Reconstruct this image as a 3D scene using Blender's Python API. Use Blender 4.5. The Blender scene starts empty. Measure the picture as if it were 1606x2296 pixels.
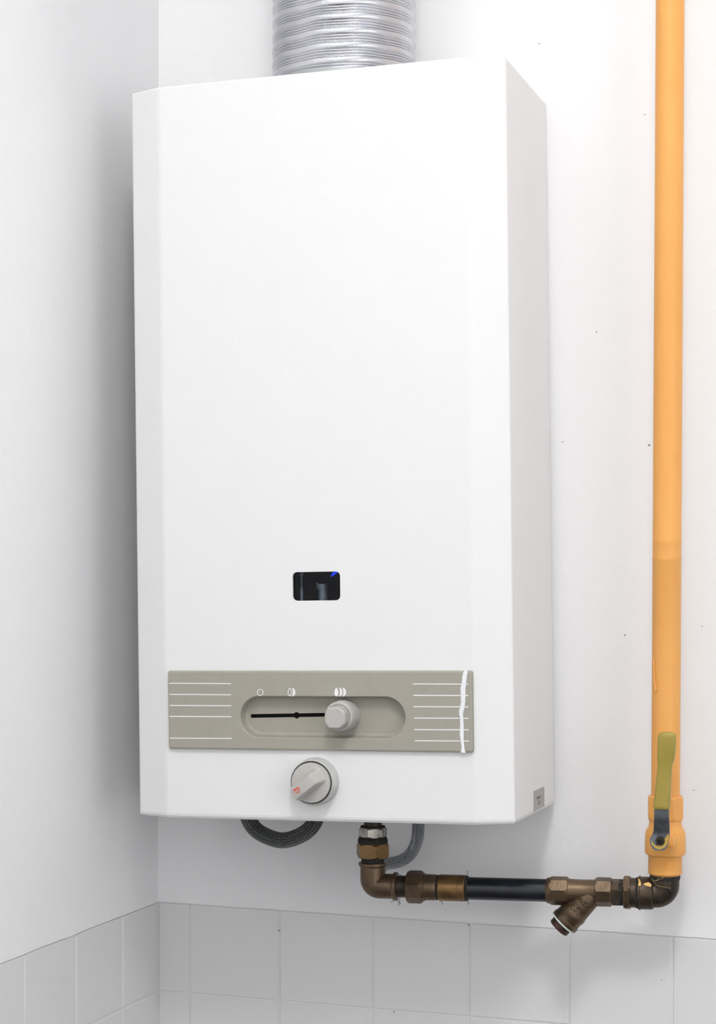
import bpy, bmesh, math, random
from mathutils import Vector, Matrix, noise
random.seed(7)
PI = math.pi
scene = bpy.context.scene
COL = scene.collection

# ------------------------------------------------------------------ camera
PW, PH = 1606, 2296
FOC, PPX, PPY = 4342.41, 803.0, 1338.81
CAM = Vector((0.85207, -1.82318, 1.70631))
YAW, PITCH, ROLL = 0.33433, -0.0199, 0.00266
cy_, sy_, cp_, sp_ = math.cos(YAW), math.sin(YAW), math.cos(PITCH), math.sin(PITCH)
FWD = Vector((-sy_*cp_, cy_*cp_, sp_))
r0 = Vector((cy_, sy_, 0)); u0 = r0.cross(FWD)
RGT = r0*math.cos(ROLL) + u0*math.sin(ROLL)
UPV = u0*math.cos(ROLL) - r0*math.sin(ROLL)
cam_d = bpy.data.cameras.new('camera')
cam = bpy.data.objects.new('camera', cam_d); COL.objects.link(cam)
cam.matrix_world = Matrix(((RGT.x, UPV.x, -FWD.x, CAM.x), (RGT.y, UPV.y, -FWD.y, CAM.y),
                           (RGT.z, UPV.z, -FWD.z, CAM.z), (0, 0, 0, 1)))
cam_d.sensor_fit = 'HORIZONTAL'; cam_d.sensor_width = 36
cam_d.lens = FOC/PW*36
cam_d.shift_x = 0
cam_d.shift_y = (PPY - PH/2)/PW
cam_d.clip_start = 0.02
scene.camera = cam

# ------------------------------------------------------------------ world, lamp, exposure
world = bpy.data.worlds.new('world'); scene.world = world
world.use_nodes = True
world.node_tree.nodes['Background'].inputs[0].default_value = (0.9, 0.95, 1, 1)
world.node_tree.nodes['Background'].inputs[1].default_value = 0.0   # closed room
LAMP_W, FILL_R = 43.0, 14.5
def lamp(name, kind, loc, energy, color, rot=(0, 0, 0), **kw):
    d = bpy.data.lights.new(name, kind); d.energy = energy; d.color = color
    for k, v in kw.items(): setattr(d, k, v)
    o = bpy.data.objects.new(name, d); COL.objects.link(o); o.location = loc; o.rotation_euler = rot
    return o
# a globe lamp under the ceiling, and an area light added as fill from the right
lamp('ceiling_lamp', 'POINT', (0.80, -1.60, 3.15), LAMP_W, (1.0, 0.995, 0.985), shadow_soft_size=0.17)
lamp('right_fill', 'AREA', (2.27, -1.95, 1.75), FILL_R, (0.98, 0.985, 1.0), (0, math.radians(90), 0), shape='RECTANGLE', size=1.3, size_y=1.5)
vs = scene.view_settings
vs.view_transform = 'Standard'; vs.look = 'None'; vs.gamma = 1.0; vs.use_curve_mapping = False
vs.exposure = -0.05

# ------------------------------------------------------------------ pixel -> place helpers
def ray(px, py):
    return RGT*((px-PPX)/FOC) - UPV*((py-PPY)/FOC) + FWD
def at(px, py, Y):
    d = ray(px, py); return CAM + d*((Y-CAM.y)/d.y)

# ------------------------------------------------------------------ material helpers
def lin(c):
    return tuple(((v/255)/12.92 if v/255 <= .04045 else ((v/255+.055)/1.055)**2.4) for v in c)
def mat(name, rgb, rough=.5, metal=0, noise_amt=0, noise_scale=20, rgb2=None, bump=0, bump_scale=200, coat=0, spec=.5, detail=4):
    m = bpy.data.materials.new(name); m.use_nodes = True
    nt = m.node_tree; b = nt.nodes['Principled BSDF']
    b.inputs['Base Color'].default_value = (*lin(rgb), 1)
    b.inputs['Roughness'].default_value = rough; b.inputs['Metallic'].default_value = metal
    b.inputs['Specular IOR Level'].default_value = spec
    b.inputs['Coat Weight'].default_value = coat
    tc = nt.nodes.new('ShaderNodeTexCoord')
    if rgb2:
        n = nt.nodes.new('ShaderNodeTexNoise'); n.inputs['Scale'].default_value = noise_scale; n.inputs['Detail'].default_value = detail
        nt.links.new(tc.outputs['Object'], n.inputs['Vector'])
        rp = nt.nodes.new('ShaderNodeValToRGB')
        rp.color_ramp.elements[0].position = .5-noise_amt; rp.color_ramp.elements[1].position = .5+noise_amt
        rp.color_ramp.elements[0].color = (*lin(rgb), 1); rp.color_ramp.elements[1].color = (*lin(rgb2), 1)
        nt.links.new(n.outputs['Fac'], rp.inputs['Fac']); nt.links.new(rp.outputs['Color'], b.inputs['Base Color'])
    if bump:
        n2 = nt.nodes.new('ShaderNodeTexNoise'); n2.inputs['Scale'].default_value = bump_scale; n2.inputs['Detail'].default_value = 3
        nt.links.new(tc.outputs['Object'], n2.inputs['Vector'])
        bp = nt.nodes.new('ShaderNodeBump'); bp.inputs['Strength'].default_value = 1; bp.inputs['Distance'].default_value = bump
        nt.links.new(n2.outputs['Fac'], bp.inputs['Height']); nt.links.new(bp.outputs['Normal'], b.inputs['Normal'])
    return m

M = {}
M['plaster'] = mat('white_wall_paint', (241, 241, 242), .75, rgb2=(243, 243, 244), noise_amt=.25, noise_scale=5, bump=.0006, bump_scale=60, spec=.25)
M['tile'] = mat('painted_tile', (224, 225, 225), .45, rgb2=(227, 227, 227), noise_amt=.3, noise_scale=9, bump=.0003, bump_scale=40, spec=.35)
M['grout'] = mat('painted_grout', (234, 235, 235), .6, rgb2=(226, 227, 227), noise_amt=.3, noise_scale=25, bump=.0004, bump_scale=150, spec=.3)
M['ceiling'] = mat('ceiling_paint', (238, 238, 238), .9, bump=.0004, bump_scale=80, rgb2=(232, 232, 232), noise_amt=.3, noise_scale=3)
M['floor'] = mat('floor_tile', (70, 68, 66), .5, rgb2=(62, 60, 58), noise_amt=.2, noise_scale=6)
M['enamel'] = mat('white_enamel', (231, 231, 231), .38, rgb2=(229, 229, 229), noise_amt=.3, noise_scale=4, bump=.00012, bump_scale=260, spec=.4)
M['panel'] = mat('taupe_plastic', (163, 159, 147), .5, rgb2=(158, 155, 144), noise_amt=.25, noise_scale=120, bump=.00008, bump_scale=900, spec=.4)
M['grey'] = mat('grey_plastic', (186, 183, 179), .42, rgb2=(180, 177, 173), noise_amt=.3, noise_scale=60, spec=.45)
M['grey_light'] = mat('light_grey_plastic', (198, 199, 196), .42, rgb2=(192, 193, 190), noise_amt=.3, noise_scale=60, spec=.45)
M['print'] = mat('white_print', (232, 232, 232), .5)
M['drip'] = mat('white_paint_drip', (238, 239, 240), .35, rgb2=(230, 232, 236), noise_amt=.3, noise_scale=90)
M['orange_mark'] = mat('orange_print', (226, 84, 42), .5)
M['dark'] = mat('dark_cavity', (5, 6, 9), .8, rgb2=(9, 10, 14), noise_amt=.3, noise_scale=50)
M['soot'] = mat('sooty_steel', (176, 180, 180), .45, .5, rgb2=(140, 144, 146), noise_amt=.25, noise_scale=150)
M['sticker'] = mat('grey_foil_label', (166, 162, 156), .4, .2, rgb2=(158, 155, 149), noise_amt=.3, noise_scale=200)
M['ink'] = mat('dark_ink', (88, 88, 84), .6)
M['steel_grey'] = mat('grey_sheet_metal', (176, 178, 180), .45, .5, rgb2=(168, 170, 172), noise_amt=.3, noise_scale=30)
M['bronze'] = mat('tarnished_bronze', (116, 96, 76), .36, .75, rgb2=(82, 69, 54), noise_amt=.22, noise_scale=45, bump=.00018, bump_scale=420)
M['bronze_dark'] = mat('dark_bronze', (84, 70, 56), .42, .7, rgb2=(52, 46, 40), noise_amt=.2, noise_scale=60, bump=.0002, bump_scale=380)
M['brass'] = mat('dull_brass', (150, 116, 74), .36, .8, rgb2=(104, 84, 58), noise_amt=.22, noise_scale=60, bump=.00012, bump_scale=300)
M['hemp'] = mat('dark_thread_seal', (50, 46, 40), .85, rgb2=(24, 23, 24), noise_amt=.2, noise_scale=220, bump=.0006, bump_scale=500)
M['nickel'] = mat('worn_nickel', (196, 190, 182), .34, .75, rgb2=(120, 112, 106), noise_amt=.16, noise_scale=90, bump=.0001, bump_scale=300)
M['black_pipe'] = mat('black_pipe_paint', (10, 13, 20), .3, rgb2=(24, 28, 37), noise_amt=.12, noise_scale=70, bump=.0001, bump_scale=200, spec=.6)
M['orange'] = mat('orange_paint', (238, 172, 92), .42, rgb2=(232, 164, 84), noise_amt=.3, noise_scale=12, bump=.0005, bump_scale=70, spec=.45)
M['olive'] = mat('olive_yellow_sleeve', (168, 148, 68), .45, rgb2=(152, 138, 52), noise_amt=.25, noise_scale=45, bump=.0002, bump_scale=200)
M['zinc'] = mat('zinc_plated_steel', (128, 134, 140), .42, .75, rgb2=(98, 104, 110), noise_amt=.2, noise_scale=120, bump=.0001, bump_scale=500)
M['yellow'] = mat('yellow_paint_residue', (222, 186, 92), .5, rgb2=(196, 160, 70), noise_amt=.2, noise_scale=150)
M['chip'] = mat('cream_paint_splash', (236, 196, 118), .5, rgb2=(224, 180, 100), noise_amt=.2, noise_scale=300)
M['gasket'] = mat('pale_gasket', (206, 216, 212), .5)
M['cap'] = mat('reddish_brown_cap', (92, 68, 58), .5, .5, rgb2=(66, 50, 44), noise_amt=.2, noise_scale=120)
M['hemp_dry'] = mat('dry_hemp_strand', (150, 134, 98), .9)
M['dust'] = mat('grey_dust', (104, 104, 104), .9)
M['speck'] = mat('dark_speck', (122, 118, 112), .9)
M['alu'] = mat('corrugated_aluminium', (214, 215, 219), .20, 1.0, rgb2=(190, 191, 196), noise_amt=.25, noise_scale=30)
M['ferrule'] = mat('crimped_ferrule', (150, 152, 152), .35, .9, rgb2=(120, 122, 122), noise_amt=.2, noise_scale=80)

def flame_mat():
    m = bpy.data.materials.new('blue_pilot_flame'); m.use_nodes = True
    b = m.node_tree.nodes['Principled BSDF']
    b.inputs['Base Color'].default_value = (.02, .05, .6, 1)
    b.inputs['Emission Color'].default_value = (.01, .06, .9, 1); b.inputs['Emission Strength'].default_value = 1.0
    return m
M['flame'] = flame_mat()

def glass_mat():
    m = bpy.data.materials.new('sight_glass'); m.use_nodes = True
    nt = m.node_tree; nt.nodes.remove(nt.nodes['Principled BSDF'])
    out = nt.nodes['Material Output']
    t = nt.nodes.new('ShaderNodeBsdfTransparent'); t.inputs[0].default_value = (.8, .83, .88, 1)
    g = nt.nodes.new('ShaderNodeBsdfGlossy'); g.inputs['Roughness'].default_value = .08
    f = nt.nodes.new('ShaderNodeFresnel'); f.inputs[0].default_value = 1.25
    mx = nt.nodes.new('ShaderNodeMixShader')
    nt.links.new(f.outputs[0], mx.inputs[0]); nt.links.new(t.outputs[0], mx.inputs[1]); nt.links.new(g.outputs[0], mx.inputs[2])
    nt.links.new(mx.outputs[0], out.inputs[0])
    return m
M['glass'] = glass_mat()

def braid_mat(name, light, dark, tint, nu, nv):
    """herringbone braid from UV: u runs along the hose in metres, v around it 0..1"""
    m = bpy.data.materials.new(name); m.use_nodes = True
    nt = m.node_tree; b = nt.nodes['Principled BSDF']; N = nt.nodes.new; L = nt.links.new
    uv = N('ShaderNodeUVMap'); sp = N('ShaderNodeSeparateXYZ'); L(uv.outputs[0], sp.inputs[0])
    def mth(op, a, bb=None, c=None):
        n = N('ShaderNodeMath'); n.operation = op
        for i, v in enumerate((a, bb, c)):
            if v is None: continue
            if isinstance(v, (int, float)): n.inputs[i].default_value = v
            else: L(v, n.inputs[i])
        return n.outputs[0]
    u = mth('MULTIPLY', sp.outputs[0], nu); v = mth('MULTIPLY', sp.outputs[1], nv)
    # zig-zag: the strands change direction in every carrier around the hose
    tri = mth('PINGPONG', v, 1.0)
    ph = mth('ADD', u, mth('MULTIPLY', tri, 1.6))
    st = mth('SINE', mth('MULTIPLY', ph, 2*PI))
    h1 = mth('MULTIPLY_ADD', st, .5, .5)
    gap = mth('SMOOTH_MIN', mth('PINGPONG', v, .5), .12, .05)
    h = mth('MULTIPLY', h1, mth('MULTIPLY', gap, 8.0))
    rp = N('ShaderNodeValToRGB'); e = rp.color_ramp.elements
    e[0].position = .12; e[0].color = (*lin(dark), 1); e[1].position = .75; e[1].color = (*lin(light), 1)
    L(h, rp.inputs[0])
    ns = N('ShaderNodeTexNoise'); ns.inputs['Scale'].default_value = 9; ns.inputs['Detail'].default_value = 1
    tcn = N('ShaderNodeCombineXYZ'); L(mth('MULTIPLY', sp.outputs[0], 20), tcn.inputs[0]); L(mth('MULTIPLY', sp.outputs[1], 3), tcn.inputs[1])
    L(tcn.outputs[0], ns.inputs['Vector'])
    fac = mth('GREATER_THAN', ns.outputs['Fac'], .68)
    mx = N('ShaderNodeMix'); mx.data_type = 'RGBA'; L(fac, mx.inputs[0]); L(rp.outputs[0], mx.inputs[6]); mx.inputs[7].default_value = (*lin(tint), 1)
    L(mx.outputs[2], b.inputs['Base Color'])
    b.inputs['Metallic'].default_value = .55; b.inputs['Roughness'].default_value = .42
    bp = N('ShaderNodeBump'); bp.inputs['Distance'].default_value = .0008; L(h, bp.inputs['Height']); L(bp.outputs[0], b.inputs['Normal'])
    return m
M['braid_dark'] = braid_mat('dark_steel_braid', (146, 150, 146), (26, 28, 30), (60, 64, 62), 420, 16)
M['braid_light'] = braid_mat('grey_steel_braid', (208, 212, 216), (78, 80, 86), (60, 54, 96), 520, 14)

def add_knurl(m):
    nt = m.node_tree; b = nt.nodes['Principled BSDF']; N = nt.nodes.new; L = nt.links.new
    uv = N('ShaderNodeUVMap'); w = N('ShaderNodeTexWave'); w.wave_type = 'BANDS'; w.bands_direction = 'DIAGONAL'
    mp = N('ShaderNodeMapping'); mp.inputs['Scale'].default_value = (150, 3.2, 1)
    L(uv.outputs[0], mp.inputs[0]); L(mp.outputs[0], w.inputs[0]); w.inputs['Scale'].default_value = 1
    bp = N('ShaderNodeBump'); bp.inputs['Distance'].default_value = .00012; bp.inputs['Strength'].default_value = .6
    L(w.outputs['Fac'], bp.inputs['Height']); L(bp.outputs[0], b.inputs['Normal'])
add_knurl(M['alu'])

# ------------------------------------------------------------------ mesh helpers
def link(name, bm, m, parent=None, smooth=None):
    me = bpy.data.meshes.new(name)
    bmesh.ops.recalc_face_normals(bm, faces=bm.faces[:])
    bm.to_mesh(me); bm.free()
    if m: me.materials.append(m)
    if smooth is not None:
        for p in me.polygons: p.use_smooth = True
        me.set_sharp_from_angle(angle=math.radians(smooth))
    o = bpy.data.objects.new(name, me); COL.objects.link(o)
    if parent: o.parent = parent
    return o
def tag(o, label=None, cat=None, group=None, kind=None):
    if label: o['label'] = label
    if cat: o['category'] = cat
    if group: o['group'] = group
    if kind: o['kind'] = kind
    return o
def empty(name, loc=(0, 0, 0)):
    o = bpy.data.objects.new(name, None); COL.objects.link(o); o.location = loc
    o.empty_display_size = .05
    return o
def box(bm, a, b, bev=0, seg=2):
    vs_ = [bm.verts.new((x, y, z)) for x in (a[0], b[0]) for y in (a[1], b[1]) for z in (a[2], b[2])]
    fs = [(0, 1, 3, 2), (4, 6, 7, 5), (0, 4, 5, 1), (2, 3, 7, 6), (0, 2, 6, 4), (1, 5, 7, 3)]
    nf = [bm.faces.new([vs_[i] for i in f]) for f in fs]
    if bev:
        es = list({e for f in nf for e in f.edges})
        bmesh.ops.bevel(bm, geom=es, offset=bev, segments=seg, profile=.5, affect='EDGES')
def loft(bm, loops, cap0=True, cap1=True):
    rows = [[bm.verts.new(p) for p in L] for L in loops]
    n = len(rows[0])
    for a, b in zip(rows, rows[1:]):
        for i in range(n):
            bm.faces.new((a[i], a[(i+1) % n], b[(i+1) % n], b[i]))
    if cap0: bm.faces.new(rows[0][::-1])
    if cap1: bm.faces.new(rows[-1])
    return rows
def frame(axis):
    a = Vector(axis).normalized()
    # u points towards the room (-y) where possible
    ref = Vector((0, -1, 0)) if abs(a.y) < .9 else Vector((0, 0, 1))
    v = a.cross(ref).normalized(); u = v.cross(a).normalized()
    return a, u, v
def lathe(bm, origin, axis, prof, seg=40, cap0=True, cap1=True):
    a, u, v = frame(axis); o = Vector(origin)
    loft(bm, [[o + a*t + (u*math.cos(2*PI*i/seg) + v*math.sin(2*PI*i/seg))*r for i in range(seg)] for t, r in prof], cap0, cap1)
def nut(bm, origin, axis, t0, t1, rf, n=6, rotd=0, ch=.0015):
    """n-sided nut with rounded ends; rf is the flat radius, rotd turns a flat away from the viewer"""
    a, u, v = frame(axis); o = Vector(origin); R = rf/math.cos(PI/n); sub = 6
    def loop(t, k):
        L = []
        for s in range(n):
            A0 = math.radians(rotd) + (s-.5)*2*PI/n; A1 = A0 + 2*PI/n
            p0 = (math.cos(A0)*R, math.sin(A0)*R); p1 = (math.cos(A1)*R, math.sin(A1)*R)
            for j in range(sub):
                f = j/sub; x = p0[0]*(1-f)+p1[0]*f; y = p0[1]*(1-f)+p1[1]*f
                rr = math.hypot(x, y); lim = rf*k
                if rr > lim: x *= lim/rr; y *= lim/rr
                L.append(o + a*t + u*x + v*y)
        return L
    big = 9
    loft(bm, [loop(t0, .96), loop(t0+ch*.3, 1.02), loop(t0+ch, big), loop(t1-ch, big), loop(t1-ch*.3, 1.02), loop(t1, .96)])
def sweep(bm, pts, radii, seg=28, cap=True, uvl=None):
    pts = [Vector(p) for p in pts]; n = len(pts)
    if not hasattr(radii, '__len__'): radii = [radii]*n
    tang = [(pts[min(i+1, n-1)] - pts[max(i-1, 0)]).normalized() for i in range(n)]
    a, u, v = frame(tang[0]); rows = []; s = 0; S = []
    for i in range(n):
        t = tang[i]; u = (u - t*u.dot(t)).normalized(); v = t.cross(u)
        rows.append([bm.verts.new(pts[i] + (u*math.cos(2*PI*k/seg) + v*math.sin(2*PI*k/seg))*radii[i]) for k in range(seg)])
        if i: s += (pts[i]-pts[i-1]).length
        S.append(s)
    for i in range(n-1):
        for k in range(seg):
            f = bm.faces.new((rows[i][k], rows[i][(k+1) % seg], rows[i+1][(k+1) % seg], rows[i+1][k]))
            if uvl:
                for lp, q in zip(f.loops, ((S[i], k/seg), (S[i], (k+1)/seg), (S[i+1], (k+1)/seg), (S[i+1], k/seg))): lp[uvl].uv = q
    if cap:
        bm.faces.new(rows[0][::-1]); bm.faces.new(rows[-1])
def spline(cp, n=60):
    cp = [Vector(c) for c in cp]; P = [cp[0]*2-cp[1]] + cp + [cp[-1]*2-cp[-2]]; out = []
    for i in range(1, len(P)-2):
        p0, p1, p2, p3 = P[i-1:i+3]
        for k in range(n):
            t = k/n
            out.append(.5*((2*p1) + (p2-p0)*t + (2*p0-5*p1+4*p2-p3)*t*t + (3*p1-p0-3*p2+p3)*t**3))
    out.append(cp[-1]); return out
def boolean(o, cutters):
    for c in cutters:
        md = o.modifiers.new('cut', 'BOOLEAN'); md.operation = 'DIFFERENCE'; md.object = c; md.solver = 'EXACT'
    bpy.context.view_layer.update()
    dg = bpy.context.evaluated_depsgraph_get()
    me = bpy.data.meshes.new_from_object(o.evaluated_get(dg), depsgraph=dg)
    o.modifiers.clear(); old = o.data; o.data = me; nm = old.name; bpy.data.meshes.remove(old); me.name = nm
    for c in cutters:
        d = c.data; bpy.data.objects.remove(c); bpy.data.meshes.remove(d)
def rrect(x0, x1, z0, z1, r, seg=6):
    P = []
    for cx, cz, a0 in ((x1-r, z1-r, 0), (x0+r, z1-r, 90), (x0+r, z0+r, 180), (x1-r, z0+r, 270)):
        for k in range(seg+1):
            a = math.radians(a0 + 90*k/seg); P.append((cx+r*math.cos(a), cz+r*math.sin(a)))
    return P
def prism_y(bm, poly, y0, y1):
    loft(bm, [[(x, y0, z) for x, z in poly], [(x, y1, z) for x, z in poly]])

# ------------------------------------------------------------------ room shell
T = 1.35              # top of the tiled dado
ROW0 = 0.0933; S = 0.10; JOINT = 0.0022
RX, RY, RZ = 2.3, -3.0, 3.4
def struct(name, a, b, m):
    bm = bmesh.new(); box(bm, a, b); return tag(link(name, bm, m), kind='structure')
CORE = 0.0016
wall_back = struct('wall_back', (-.15, CORE, 0), (RX+.15, .15, RZ), M['grout'])
wall_left = struct('wall_left', (-.15, RY, 0), (-CORE, CORE, RZ), M['grout'])
struct('wall_right', (RX, RY, 0), (RX+.15, CORE, RZ), M['plaster'])
struct('wall_front', (-.15, RY-.15, 0), (RX+.15, RY, RZ), M['plaster'])
struct('floor', (-.15, RY-.15, -.1), (RX+.15, .15, 0), M['floor'])
struct('ceiling', (-.15, RY-.15, RZ), (RX+.15, .15, RZ+.1), M['ceiling'])

# unseen frame added around the fill light on the right-hand wall
bm = bmesh.new()
for a_, b_ in (((RX-.05, -2.78, 1.04), (RX, -1.12, 1.10)), ((RX-.05, -2.78, 2.40), (RX, -1.12, 2.46)), ((RX-.05, -2.78, 1.10), (RX, -2.70, 2.40)), ((RX-.05, -1.20, 1.10), (RX, -1.12, 2.40))): box(bm, a_, b_)
tag(link('fill_frame', bm, M['ceiling']), kind='structure')

def plaster(parent, back):
    """plaster coat above the tiles; its lower lip is slightly ragged"""
    bm = bmesh.new(); n = 260; Lm = RX if back else -RY; row = []
    for i in range(n+1):
        s = Lm*i/n
        w = .0009*noise.noise(Vector((s*18, 3.1 if back else 8.2, 0))) + .0004*noise.noise(Vector((s*90, 1.7, 5)))
        if back and s > .47: w += .0010*noise.noise(Vector((s*45, 9, 2)))
        row.append((s, T + w))
    def P(s, d, z): return (s, d, z) if back else (-d, -s, z)
    A = [[bm.verts.new(P(s, d, z)) for s, z in row] for d in (0.0, CORE+.001)]
    Bv = [[bm.verts.new(P(s, d, RZ)) for s, z in row] for d in (0.0, CORE+.001)]
    for i in range(n):
        bm.faces.new((A[0][i], A[0][i+1], Bv[0][i+1], Bv[0][i]))
        bm.faces.new((A[1][i], A[1][i+1], Bv[1][i+1], Bv[1][i]))
        bm.faces.new((A[0][i], A[0][i+1], A[1][i+1], A[1][i]))
        bm.faces.new((Bv[0][i], Bv[0][i+1], Bv[1][i+1], Bv[1][i]))
    for k in (0, n): bm.faces.new((A[0][k], A[1][k], Bv[1][k], Bv[0][k]))
    return link('plaster_coat', bm, M['plaster'], parent)
plaster(wall_back, True); plaster(wall_left, False)

TILE_F = 0.0005       # tile face lies this far behind the plaster face
tile_cache = {}
def tile(parent, back, s0, s1, z0, z1):
    w, h = s1-s0-JOINT, z1-z0-JOINT
    key = (round(w, 4), round(h, 4), back)
    if key not in tile_cache:
        bm = bmesh.new(); d = .0006
        L = []
        for off, dep in ((0, CORE+.0005), (0, TILE_F+d), (d*.35, TILE_F+d*.3), (d*1.2, TILE_F)):
            q = [(-w/2+off, -h/2+off), (w/2-off, -h/2+off), (w/2-off, h/2-off), (-w/2+off, h/2-off)]
            L.append([(x, dep, z) if back else (-dep, -x, z) for x, z in q])
        loft(bm, L)
        o = link('tile', bm, M['tile'], parent); tile_cache[key] = o.data
    else:
        o = bpy.data.objects.new('tile', tile_cache[key]); COL.objects.link(o); o.parent = parent
    c = (s0+s1)/2
    o.location = (c, 0, (z0+z1)/2) if back else (0, -c, (z0+z1)/2)
    k = .0008
    if back: o.rotation_euler = (random.uniform(-k, k), 0, random.uniform(-k, k))
    else: o.rotation_euler = (0, random.uniform(-k, k), random.uniform(-k, k))
rows = [(T-ROW0, T)] + [(T-ROW0-S*(i+1), T-ROW0-S*i) for i in range(12)]
rows.append((0.0, rows[-1][0]))
for back, first, total in ((True, .035, RX), (False, .0816, -RY)):
    s = 0.0; edges = [0, first]
    while edges[-1] + S < total: edges.append(edges[-1]+S)
    edges.append(total)
    rr = rows[:8]
    for z0, z1 in rr:
        for a, b in zip(edges, edges[1:]):
            if b - a > .012: tile(wall_back if back else wall_left, back, a, b, z0, z1)
# flat coat of paint over the dado below the rows that are built tile by tile
for back in (True, False):
    bm = bmesh.new(); z1 = rows[7][0]
    if back: box(bm, (0, TILE_F, 0), (RX, CORE+.001, z1-JOINT))
    else: box(bm, (-CORE-.001, RY, 0), (-TILE_F, 0, z1-JOINT))
    link('lower_dado', bm, M['tile'], wall_back if back else wall_left)

# small specks and scuffs in the wall paint
for px, py, w, h in ((625, 2087, 3, 4), (1051, 2074, 3, 3), (883, 2269, 4, 2), (1456, 998, 5, 4), (1402, 1424, 4, 3), (1575, 1405, 3, 2), (1446, 257, 5, 1.4),
                     (1338, 744, 3, 3), (1262, 991, 5, 1.5), (1210, 98, 8, 1.2), (1557, 1772, 3, 2), (427, 2027, 2, 3), (1484, 2198, 3, 2)):
    p = at(px, py, 0); sc = 1/2150; bm = bmesh.new()
    dep = -.00015 if p.z > T else TILE_F-.0003
    q = [(p.x + sc*w*.5*math.cos(a)*random.uniform(.7, 1.2), p.z + sc*h*.5*math.sin(a)*random.uniform(.7, 1.2)) for a in [2*PI*k/9 for k in range(9)]]
    prism_y(bm, q, dep+.0006, dep)
    link('paint_speck', bm, M['speck'], wall_back)

# ------------------------------------------------------------------ gas water heater
W, CH, CE, D, H = 0.35803, 0.03311, 0.01221, 0.16708, 0.67462
BO = Vector((0.0644, -0.0217, 1.4626))
BX = Vector((.99938, .02924, .02011)).normalized(); BZ = Vector((-.02056, .01519, .99967)).normalized()
BY = BZ.cross(BX).normalized(); BZ = BX.cross(BY)
BM = Matrix(((BX.x, BY.x, BZ.x, BO.x), (BX.y, BY.y, BZ.y, BO.y), (BX.z, BY.z, BZ.z, BO.z), (0, 0, 0, 1)))
BI = BM.inverted()
def loc_plane(px, py, ly):
    """heater-local point on the plane local y = ly"""
    d = BI.to_3x3() @ ray(px, py); o = BI @ CAM
    return o + d*((ly-o.y)/d.y)
heater = empty('gas_water_heater')
heater.matrix_world = BM
tag(heater, 'white wall-mounted gas water heater with taupe slider panel and grey dial', 'water heater')
YF = -(D+CE)          # front face

def plan(ins):
    t = ins
    return [(t, -t*0), (t, -D+t*.2), (CH+t*.2, YF+t), (W-CH-t*.2, YF+t), (W-t, -D+t*.2), (W-t, -t*0)]
bm = bmesh.new()
loft(bm, [[(x, y, 0) for x, y in plan(0)], [(x, y, H) for x, y in plan(0)]])
bm.edges.ensure_lookup_table()
def mid(e): return (e.verts[0].co + e.verts[1].co)/2
bot = [e for e in bm.edges if mid(e).z < .001 and mid(e).y < -.001]
bmesh.ops.bevel(bm, geom=bot, offset=.0055, segments=4, profile=.5, affect='EDGES')
rest = [e for e in bm.edges if (mid(e).z > H-.001 and mid(e).y < -.001)]
bmesh.ops.bevel(bm, geom=rest, offset=.0022, segments=3, profile=.5, affect='EDGES')
ver = [e for e in bm.edges if abs(e.verts[0].co.z-e.verts[1].co.z) > .3 and e.calc_face_angle(0) > .1 and mid(e).y < -.05]
bmesh.ops.bevel(bm, geom=ver, offset=.0022, segments=3, profile=.5, affect='EDGES')
casing = link('casing', bm, M['enamel'])
bm = bmesh.new(); loft(bm, [[(x, y-.003 if y > -.01 else y, -.02) for x, y in plan(.0025)], [(x, y-.003 if y > -.01 else y, H-.003) for x, y in plan(.0025)]])
c1 = link('cut_inside', bm, None)
wp = [loc_plane(656, 1282, YF), loc_plane(763, 1282, YF), loc_plane(656, 1346.5, YF), loc_plane(763, 1346.5, YF)]
wx0, wx1 = (wp[0].x+wp[2].x)/2, (wp[1].x+wp[3].x)/2; wz1, wz0 = (wp[0].z+wp[1].z)/2, (wp[2].z+wp[3].z)/2
bm = bmesh.new(); prism_y(bm, rrect(wx0, wx1, wz0, wz1, .0042), YF-.02, YF+.02); c2 = link('cut_window', bm, None)
PX0, PX1, PZ0, PZ1 = .0368, .3250, .0650, .1366
bm = bmesh.new(); box(bm, (PX0+.004, YF-.02, PZ0+.004), (PX1-.004, YF+.02, PZ1-.004)); c3 = link('cut_panel', bm, None)
boolean(casing, [c1, c2, c3])
casing.parent = heater
bm = bmesh.new(); loft(bm, [[(x, y-.004 if y > -.01 else y, .008) for x, y in plan(.003)], [(x, y-.004 if y > -.01 else y, .0095) for x, y in plan(.003)]])
link('base_plate', bm, M['steel_grey'], heater)

# sight window and what can be seen in the combustion chamber
bm = bmesh.new(); cx0, cx1, cz0, cz1, cd = wx0-.03, wx1+.03, wz0-.03, wz1+.04, .085
yb = YF+.0028
prof = [(cx0, yb), (cx0, yb+cd), (cx1, yb+cd), (cx1, yb)]
t = .0015
box(bm, (cx0, yb+cd, cz0), (cx1, yb+cd+t, cz1)); box(bm, (cx0, yb, cz0), (cx0+t, yb+cd, cz1)); box(bm, (cx1-t, yb, cz0), (cx1, yb+cd, cz1))
box(bm, (cx0, yb, cz0), (cx1, yb+cd, cz0+t)); box(bm, (cx0, yb, cz1-t), (cx1, yb+cd, cz1))
chamber = link('combustion_chamber', bm, M['dark'], heater)
def wloc(zx, zy, dy):     # window zoom pixel -> local point at depth dy behind the front
    return loc_plane(600 + zx*.13699, 1240 + zy*.13699, YF+dy)
a = wloc(555, 340, .02); b_ = wloc(555, 760, .02)
bm = bmesh.new()
lathe(bm, (a.x, a.y, cz0+t), (0, 0, 1), [(0, .0016), (b_.z+.0085-cz0, .0016), (b_.z+.0095-cz0, .0010), (a.z-.004-cz0, .0010), (a.z-.0035-cz0, .0017), (a.z+.002-cz0, .0017)], 16)
link('ignition_electrode', bm, M['soot'], chamber, 40)
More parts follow.
